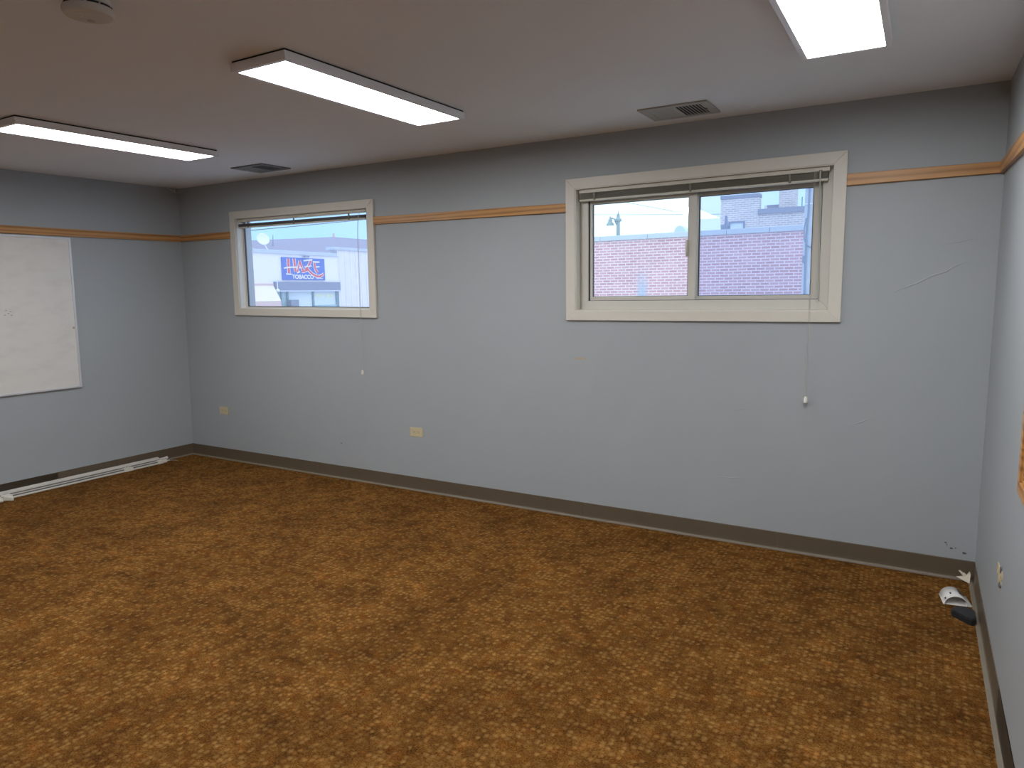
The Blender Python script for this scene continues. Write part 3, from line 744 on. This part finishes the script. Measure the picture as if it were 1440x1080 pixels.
# things on its roof
mb = MB(); n = 14
mb.prism([(.29+.155*math.cos(PI*k/n), 2.98+.20*math.sin(PI*k/n)) for k in range(n+1)] + [(.135, 2.86), (.445, 2.86)], 14.4, 14.9, 1)
tag(mb.build('roof_vent', M['ventpale']), 'pale round topped roof vent on the red brick building', 'roof vent')
rv = thing('vent_stack', 'grey pipe stack on the brick roof before the cream building', 'vent stack', (1.765, 13.2, 2.865)); OF = (1.765, 13.2, 2.865)
MB().box(1.69, 1.845, 13.1, 13.3, 2.865, 3.02, .01).build('base', M['bandm'], rv, offset=OF)
MB().tube([(1.79, 13.2, 3.0), (1.785, 13.2, 3.235)], [.045, .03], 10).build('pipe', M['bandm'], rv, offset=OF)
MB().tube([(1.81, 13.2, 3.06), (1.86, 13.2, 2.98), (1.90, 13.2, 2.87)], .012, 6).build('brace', M['bandm'], rv, offset=OF)

# cream brick building further back
YC = 20.5
cb = thing('cream_building', 'taller cream brick building with a chimney behind the red brick wall', 'building', (1.5, YC, -.6)); OF = (1.5, YC, -.6)
MB().box(-.150, 1.105, YC, YC+.35, -.6, 4.52).build('tower_wall', M['creambrick'], cb, offset=OF)
MB().box(-.165, 1.12, YC-.03, YC+.38, 4.515, 4.635, .01).build('parapet', M['copingd'], cb, offset=OF)
MB().box(1.1, 6.5, YC+.02, YC+7, -.6, 3.95).build('wall', M['creambrick'], cb, offset=OF)
MB().box(1.08, 6.55, YC-.05, YC+7, 3.945, 4.115, .01).build('cornice', M['copingd'], cb, offset=OF)
MB().box(1.56, 2.06, YC+1.0, YC+1.7, 4.1, 5.6).build('chimney', M['creambrick'], cb, offset=OF)
MB().box(1.12, 1.56, YC+1.2, YC+1.8, 4.1, 4.36, .01).build('roof_box', M['copingd'], cb, offset=OF)
mb = MB(); mb.prism([(1.10, 4.12), (1.20, 4.12), (1.15, 4.32), (1.10, 4.32)], YC+.9, YC+1.1, 1); mb.build('flashing', M['stucco'], cb, offset=OF)
wn = MB().ring(.13, .665, 3.0, 3.76, .05, YC-.05, YC+.02).build('window_frame', M['conduit'], cb, offset=OF)
MB().box(.17, .63, YC-.01, YC+.01, 3.04, 3.72).build('window_pane', M['storewin'], wn, offset=OF)
MB().tube([(2.395, YC+.3, 4.1), (2.395, YC+.3, 4.44)], .018, 6).build('antenna', M['conduit'], cb, offset=OF)

# utility pole standing just outside, at the right of the sliding window
up = thing('utility_pole', 'pale utility pole at the right edge of the sliding window', 'pole', (4.10, 9.9, -.6)); OF = (4.10, 9.9, -.6)
MB().tube([(4.10, 9.9, -.6), (4.10, 9.9, 8.5)], [.122, .10], 20).build('shaft', M['pole'], up, smooth=True, offset=OF)
MB().tube([(4.07, 9.765, -.6), (4.055, 9.765, 1.2), (4.05, 9.768, 2.45), (4.075, 9.768, 2.9), (4.085, 9.768, 8)], .016, 8).build('conduit', M['conduit'], up, offset=OF)
MB().tube([(4.04, 9.76, 2.75), (4.015, 9.75, 2.55), (4.02, 9.75, 2.38), (4.06, 9.76, 2.27), (4.12, 9.77, 2.23), (4.19, 9.80, 2.23)], .011, 8).build('cable_loop', M['conduit'], up, offset=OF)
MB().tube([(4.0, 9.79, 3.0), (4.2, 9.79, 3.0)], .012, 8).build('strap', M['dish'], up, offset=OF)
MB().box(4.00, 4.06, 9.74, 9.80, 1.95, 2.08, .01).build('junction_box', M['conduit'], up, offset=OF)

# street lamp
sl = thing('street_lamp', 'old style street lamp with one hanging lantern above the brick wall', 'street lamp', (-7.66, 30, -.6)); OF = (-7.66, 30, -.6)
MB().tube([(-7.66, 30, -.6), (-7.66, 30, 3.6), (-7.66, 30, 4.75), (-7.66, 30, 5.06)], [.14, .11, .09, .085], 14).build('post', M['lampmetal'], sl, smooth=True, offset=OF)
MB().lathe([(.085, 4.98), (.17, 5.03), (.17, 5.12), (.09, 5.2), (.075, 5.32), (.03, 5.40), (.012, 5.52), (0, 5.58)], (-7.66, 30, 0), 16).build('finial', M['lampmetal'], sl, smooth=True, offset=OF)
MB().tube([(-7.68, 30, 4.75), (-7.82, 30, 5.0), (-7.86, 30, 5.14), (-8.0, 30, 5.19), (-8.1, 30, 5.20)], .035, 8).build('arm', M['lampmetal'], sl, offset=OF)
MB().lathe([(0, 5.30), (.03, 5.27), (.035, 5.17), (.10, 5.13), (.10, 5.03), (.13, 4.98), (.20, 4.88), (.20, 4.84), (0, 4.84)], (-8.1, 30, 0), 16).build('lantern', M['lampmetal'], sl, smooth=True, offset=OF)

# shop front seen through the smaller window; its face runs along y at x = XS
XS = -34.3  # shop positions projected from image pixels, then scaled about the camera to this distance
sb = thing('shop_building', 'pale shop building with a dark hipped roof seen through the smaller window', 'building', (XS, 34, -.6)); OF = (XS, 34, -.6)
MB().box(XS-12, XS, 24, 37.3, 1.85, 4.52).build('wall', M['stucco'], sb, offset=OF)
MB().box(XS-12, XS, 24, 30.6, -.6, 1.86).build('wall', M['stucco'], sb, offset=OF)
MB().box(XS-12, XS+.10, 24, 37.2, 4.51, 4.78, .02).build('coping', M['coping'], sb, offset=OF)
cw = MB(); cw.box(XS-.8, XS+.02, 37.25, 60, -.6, 5.05)
for k in range(22): cw.box(XS, XS+.05, 37.4+k*.62, 37.4+k*.62+.25, -.6, 5.0)
cw.build('ribbed_wall', M['concrete'], sb, offset=OF)
MB().box(XS-.8, XS+.14, 36.85, 60.2, 5.04, 5.27, .02).build('cornice', M['coping'], sb, offset=OF)
MB().box(XS, XS+.22, 30.75, 37.25, 1.88, 2.52).build('fascia_band', M['bandm'], sb, offset=OF)
MB().box(XS-.2, XS+.24, 30.75, 37.25, 1.80, 1.885).build('door_header', M['coping'], sb, offset=OF)
wl_ = MB().box(XS-.25, XS-.15, 30.6, 32.05, -.6, 1.84).build('side_window', M['storeglass'], sb, offset=OF)
for yy in (30.95, 31.45): MB().box(XS-.16, XS-.08, yy, yy+.07, -.6, 1.82).build('mullion', M['frameteal'], wl_, offset=OF)
dr = MB().box(XS-.25, XS-.15, 32.05, 34.6, -.6, 1.84).build('door', M['storewin'], sb, offset=OF)
MB().box(XS-.16, XS-.05, 32.0, 32.14, -.6, 1.84).build('door_jamb', M['frameteal'], dr, offset=OF)
MB().box(XS-.16, XS-.05, 34.5, 34.66, -.6, 1.84).build('door_jamb', M['frameteal'], dr, offset=OF)
sw = MB().box(XS-.25, XS-.15, 34.6, 37.1, -.6, 1.84).build('shop_window', M['storewin'], sb, offset=OF)
MB().box(XS-.15, XS-.05, 34.6, 37.1, .0, .75).build('window_base', M['storeglass'], sw, offset=OF)
MB().box(XS-.15, XS-.03, 37.0, 37.25, -.6, 1.84).build('window_jamb', M['frameteal'], sw, offset=OF)
MB().box(XS-.15, XS-.13, 34.85, 35.75, 1.36, 1.62).build('window_poster', M['poster'], sw, offset=OF)
MB().box(XS-.15, XS-.13, 35.95, 36.80, 1.30, 1.60).build('window_poster', M['poster'], sw, offset=OF)
rf = MB(); zr0 = 4.7
V = [(XS-1.2, 22, zr0), (XS-1.2, 40.5, zr0), (XS-1.2, 62, zr0), (XS-5.8, 24, 5.02), (XS-5.8, 42.9, 6.70), (XS-5.8, 62, 6.76), (XS-12, 22, zr0), (XS-12, 62, zr0)]
vs = [rf.bm.verts.new(v) for v in V]
for f_ in ((0, 1, 4, 3), (1, 2, 5, 4), (3, 4, 5, 7, 6), (2, 7, 5), (0, 3, 6), (0, 6, 7, 2, 1)): rf.bm.faces.new([vs[i] for i in f_])
rf.build('roof', M['shingle'], sb, offset=OF)
# sign
sg = thing('shop_sign', 'blue sign with red lettering on the shop building', 'sign', (XS, 33.65, 3.47)); OF = (XS, 33.65, 3.47)
SY0, SY1, SZ0, SZ1 = 31.55, 35.75, 2.65, 4.29
MB().box(XS-.01, XS+.10, SY0, SY1, SZ0, SZ1, .01).build('panel', M['signblue'], sg, offset=OF)
def sp(px, py):
    top = 140+(px-185)*.042; bot = 525
    return (SY0 + (px-190)/(905-190)*(SY1-SY0), SZ0 + (bot-py)/(bot-top)*(SZ1-SZ0))
def curve(pts, k=6):
    out = []; P = [Vector(sp(*p)) for p in pts]
    for i in range(len(P)-1):
        p0 = P[max(i-1, 0)]; p1 = P[i]; p2 = P[i+1]; p3 = P[min(i+2, len(P)-1)]
        for j in range(k):
            t = j/k
            out.append(.5*((2*p1)+(-p0+p2)*t+(2*p0-5*p1+4*p2-p3)*t*t+(-p0+3*p1-3*p2+p3)*t**3))
    out.append(P[-1]); return out
thick = [([(290, 165), (290, 412)], .20), ([(385, 165), (390, 300), (402, 385)], .19),                      # H
         ([(474, 205), (452, 300), (428, 396)], .11), ([(474, 205), (500, 300), (530, 388)], .15),           # A
         ([(668, 185), (635, 260), (590, 325), (560, 345)], .16), ([(590, 325), (640, 385), (700, 435), (780, 462), (840, 445), (878, 412)], [.15]*31),
         ([(722, 222), (728, 290), (742, 350), (772, 400)], .16), ([(500, 385), (560, 370), (610, 345)], .13)]
thin = [([(215, 328), (300, 312), (425, 310)], .09), ([(245, 425), (330, 428)], .09), ([(420, 405), (470, 385)], .09), ([(540, 200), (685, 185)], .11), ([(455, 320), (505, 322)], .07),
        ([(700, 218), (808, 224)], .10), ([(740, 305), (806, 300)], .09), ([(550, 300), (670, 290)], .07)]
o = MB(); RB = {}
for k, (p, w) in enumerate(thick):
    pts = curve(p); ww = w[0] if isinstance(w, list) else w
    taper = [ww*(1 if i < len(pts)*.75 else 1-.55*(i-len(pts)*.75)/(len(pts)*.25)) for i in range(len(pts))] if isinstance(w, list) else [ww]*len(pts)
    o.strokes(pts, [t+.10 for t in taper], XS+.098, XS+.115+.0006*k); RB.setdefault(k, MB()).strokes(pts, taper, XS+.11, XS+.130+.0006*k)
for k, (p, w) in enumerate(thin): o.strokes(curve(p), w, XS+.098, XS+.140+.0006*k)
o.build('letter_outline', M['signwhite'], sg, offset=OF); [b_.build('letter_stroke', M['signred'], sg, offset=OF) for b_ in RB.values()]
fc = bpy.data.curves.new('lettering', 'FONT'); fc.body = 'TOBACCO'; fc.size = .42; fc.extrude = .012; fc.align_x = 'CENTER'; fc.offset = .012
ft = bpy.data.objects.new('lettering_curve', fc); COL.objects.link(ft)
dg = bpy.context.evaluated_depsgraph_get(); me = bpy.data.meshes.new_from_object(ft.evaluated_get(dg)); bpy.data.objects.remove(ft)
me.materials.clear(); me.materials.append(M['signwhite'])
fo = bpy.data.objects.new('lettering', me); COL.objects.link(fo); fo.parent = sg
y_, z_ = sp(520, 503); fo.location = (XS+.115-OF[0], y_-OF[1], z_-OF[2]); fo.rotation_euler = (PI/2, 0, PI/2); fo.scale = (1.02, 1, 1)
mb = MB(); ya, za = sp(745, 502); yb, zb = sp(862, 490)
for k in range(6): mb.box(XS+.098, XS+.115, ya+(yb-ya)*k/6+.01, ya+(yb-ya)*(k+1)/6-.02, za, zb)
mb.build('fine_print', M['signwhite'], sg, offset=OF)
spt = thing('sign_spotlight', 'small dark spotlight above the blue shop sign', 'spotlight', (XS, 33.7, 4.42))
MB().box(0, .35, -.04, .04, -.02, .02).build('arm', M['conduit'], spt); MB().box(.25, .45, -.22, .22, -.10, .03, .02).build('lamp_head', M['conduit'], spt)
# awning
aw = thing('shop_awning', 'cream sloping awning with a printed valance beside the shop door', 'awning', (XS, 28, 2.4)); OF = (XS, 28, 2.4)
mb = MB(); mb.prism([(XS, 2.36), (XS, 2.28), (XS+.72, 1.08), (XS+.79, 1.14)], 25.5, 30.68, 1); mb.build('canopy', M['awning'], aw, offset=OF)
MB().box(XS+.02, XS+.10, 25.5, 30.68, 2.24, 2.38).build('top_trim', M['awningp'], aw, offset=OF)
MB().box(XS+.74, XS+.79, 25.5, 30.68, .76, 1.10).build('valance', M['awningp'], aw, offset=OF)
# wall lamp beside awning
gl = thing('globe_light', 'white globe light hanging beside the awning', 'lamp', (XS+.3, 30.85, 1.9))
MB().tube([(0, 0, .6), (0, 0, 0)], .03, 8).build('stem', M['dish'], gl); MB().lathe([(0, .12), (.10, .07), (.14, 0), (.10, -.10), (0, -.14)], n=16).build('globe', M['dish'], gl, smooth=True)
# dark bin-like box before the door
tag(MB().box(XS+.1, XS+.5, 31.85, 32.6, -.6, 1.2, .03).build('news_box', M['bin']), 'dark box standing before the shop door', 'box')
# satellite dish on the parapet
sd_ = thing('satellite_dish', 'round white satellite dish on the shop roof edge', 'satellite dish', (XS-.6, 30.9, 4.78)); OFD = (XS-.6, 30.9, 4.78)
mb = MB(); n = 28
rg = []
for r, d in ((0, 0), (.18, .015), (.34, .06), (.45, .12)):
    rg.append([mb.bm.verts.new((d, r*math.cos(2*PI*k/n), r*math.sin(2*PI*k/n)*1.0)) for k in range(n)] if r else [mb.bm.verts.new((0, 0, 0))])
for a, b in zip(rg, rg[1:]):
    for k in range(n):
        l = (k+1) % n
        mb.bm.faces.new((a[0], b[k], b[l]) if len(a) == 1 else (a[k], b[k], b[l], a[l]))
d = mb.build('reflector', M['dish'], sd_, smooth=True); d.location = (0, -.35, .72); d.rotation_euler = (0, math.radians(-20), math.radians(-25))
d.modifiers.new('thickness', 'SOLIDIFY').thickness = .02
MB().tube([(-.02, -.33, .62), (0, -.12, .25), (0, .05, 0)], .045, 10).build('mast', M['dish'], sd_)
MB().tube([(0, -.34, .35), (.35, -.42, .40)], .02, 8).build('feed_arm', M['dish'], sd_)
tag(MB().tube([(XS-2.5, 33.05, 4.9), (XS-2.5, 33.15, 6.1)], [.07, .02], 8).build('antenna', M['conduit']), 'thin dark antenna behind the satellite dish on the shop roof', 'antenna')
tag(MB().tube([(XS-5.8, 42.9, 6.6), (XS-5.8, 42.9, 7.0)], .10, 8).build('roof_pipe', M['awningp']), 'short pipe on the peak of the shop roof', 'roof pipe')

# overhead cables
def cable(name, a, b, r, sag, label):
    a = Vector(a); b = Vector(b); P = []
    for k in range(25):
        t = k/24; p = a.lerp(b, t); p.z -= sag*4*t*(1-t); P.append(p)
    tag(MB().tube(P, r, 6).build(name, M['wire']), label, 'cable')
cable('overhead_cable', (-20, 10.0, 3.40), (-20, 32.5, 6.64), .022, .05, 'dark cable crossing the sky above the shop building')
cable('overhead_cable', (-3.6, 12.8, 4.48), (1.3, 12.8, 3.22), .005, .02, 'thin cable slanting down behind the left pane of the sliding window')
cable('overhead_cable', (-9.0, 20.45, 4.64), (-.15, 20.45, 4.035), .007, .02, 'thin cable running to the cream building')

# ------------------------------------------------------------------ sky
wld = bpy.data.worlds.new('overcast_sky'); S.world = wld; wld.use_nodes = True
nt = wld.node_tree; nt.nodes.clear()
out = nt.nodes.new('ShaderNodeOutputWorld'); bg = nt.nodes.new('ShaderNodeBackground')
tc = nt.nodes.new('ShaderNodeTexCoord'); sx = nt.nodes.new('ShaderNodeSeparateXYZ')
nt.links.new(tc.outputs['Generated'], sx.inputs[0])
rp = nt.nodes.new('ShaderNodeValToRGB')
e = rp.color_ramp.elements
e[0].position = 0.0; e[0].color = (.30, .40, .47, 1); e[1].position = .04; e[1].color = (.42, .53, .575, 1)
n1 = e.new(.35); n1.color = (.55, .66, .74, 1); n2 = e.new(1.0); n2.color = (.92, .97, 1, 1)
nt.links.new(sx.outputs['Z'], rp.inputs['Fac'])
no = nt.nodes.new('ShaderNodeTexNoise'); no.inputs['Scale'].default_value = 2.2; no.inputs['Detail'].default_value = 5
nt.links.new(tc.outputs['Generated'], no.inputs['Vector'])
mx = nt.nodes.new('ShaderNodeMix'); mx.data_type = 'RGBA'; mx.blend_type = 'SOFT_LIGHT'; mx.inputs['Factor'].default_value = .25
nt.links.new(rp.outputs['Color'], mx.inputs['A']); nt.links.new(no.outputs['Fac'], mx.inputs['B'])
mpx = nt.nodes.new('ShaderNodeMapRange'); mpx.inputs['From Min'].default_value = -1; mpx.inputs['From Max'].default_value = 1
nt.links.new(sx.outputs['X'], mpx.inputs['Value'])
rx = nt.nodes.new('ShaderNodeValToRGB'); e2 = rx.color_ramp.elements
e2[0].position = .14; e2[0].color = (.56, .80, .95, 1); e2[1].position = .30; e2[1].color = (1, 1, 1, 1)
e3 = e2.new(.36); e3.color = (1, 1, 1, 1); e4 = e2.new(.42); e4.color = (.74, .90, 1, 1); e5 = e2.new(.6); e5.color = (.95, 1, 1, 1)
nt.links.new(mpx.outputs['Result'], rx.inputs['Fac'])
mx2 = nt.nodes.new('ShaderNodeMix'); mx2.data_type = 'RGBA'; mx2.blend_type = 'MULTIPLY'; mx2.inputs['Factor'].default_value = 1
nt.links.new(mx.outputs['Result'], mx2.inputs['A']); nt.links.new(rx.outputs['Color'], mx2.inputs['B'])
nt.links.new(mx2.outputs['Result'], bg.inputs['Color']); bg.inputs['Strength'].default_value = 2.7
nt.links.new(bg.outputs['Background'], out.inputs['Surface'])

# ------------------------------------------------------------------ camera
cam = bpy.data.cameras.new('camera'); co = bpy.data.objects.new('camera', cam); COL.objects.link(co); S.camera = co
cam.sensor_fit = 'HORIZONTAL'; cam.sensor_width = 36; cam.lens = 975.87/1440*36; cam.clip_start = .05; cam.clip_end = 400
yaw, pit, rol = -.5313, -.1310, -.0150
f = Vector((math.sin(yaw)*math.cos(pit), math.cos(yaw)*math.cos(pit), math.sin(pit)))
r = f.cross(Vector((0, 0, 1))).normalized(); u = r.cross(f)
r2 = math.cos(rol)*r + math.sin(rol)*u; u2 = -math.sin(rol)*r + math.cos(rol)*u
mw = Matrix((r2, u2, -f)).transposed().to_4x4(); mw.translation = (5.9189, -4.0726, 1.4879)
co.matrix_world = mw

# ------------------------------------------------------------------ colour management and light paths
S.view_settings.view_transform = 'Standard'; S.view_settings.look = 'None'; S.view_settings.gamma = 1; S.view_settings.exposure = 0
S.view_settings.use_curve_mapping = False
S.cycles.use_denoising = True
S.cycles.max_bounces = 12; S.cycles.diffuse_bounces = 6; S.cycles.transparent_max_bounces = 16; S.cycles.sample_clamp_indirect = 8
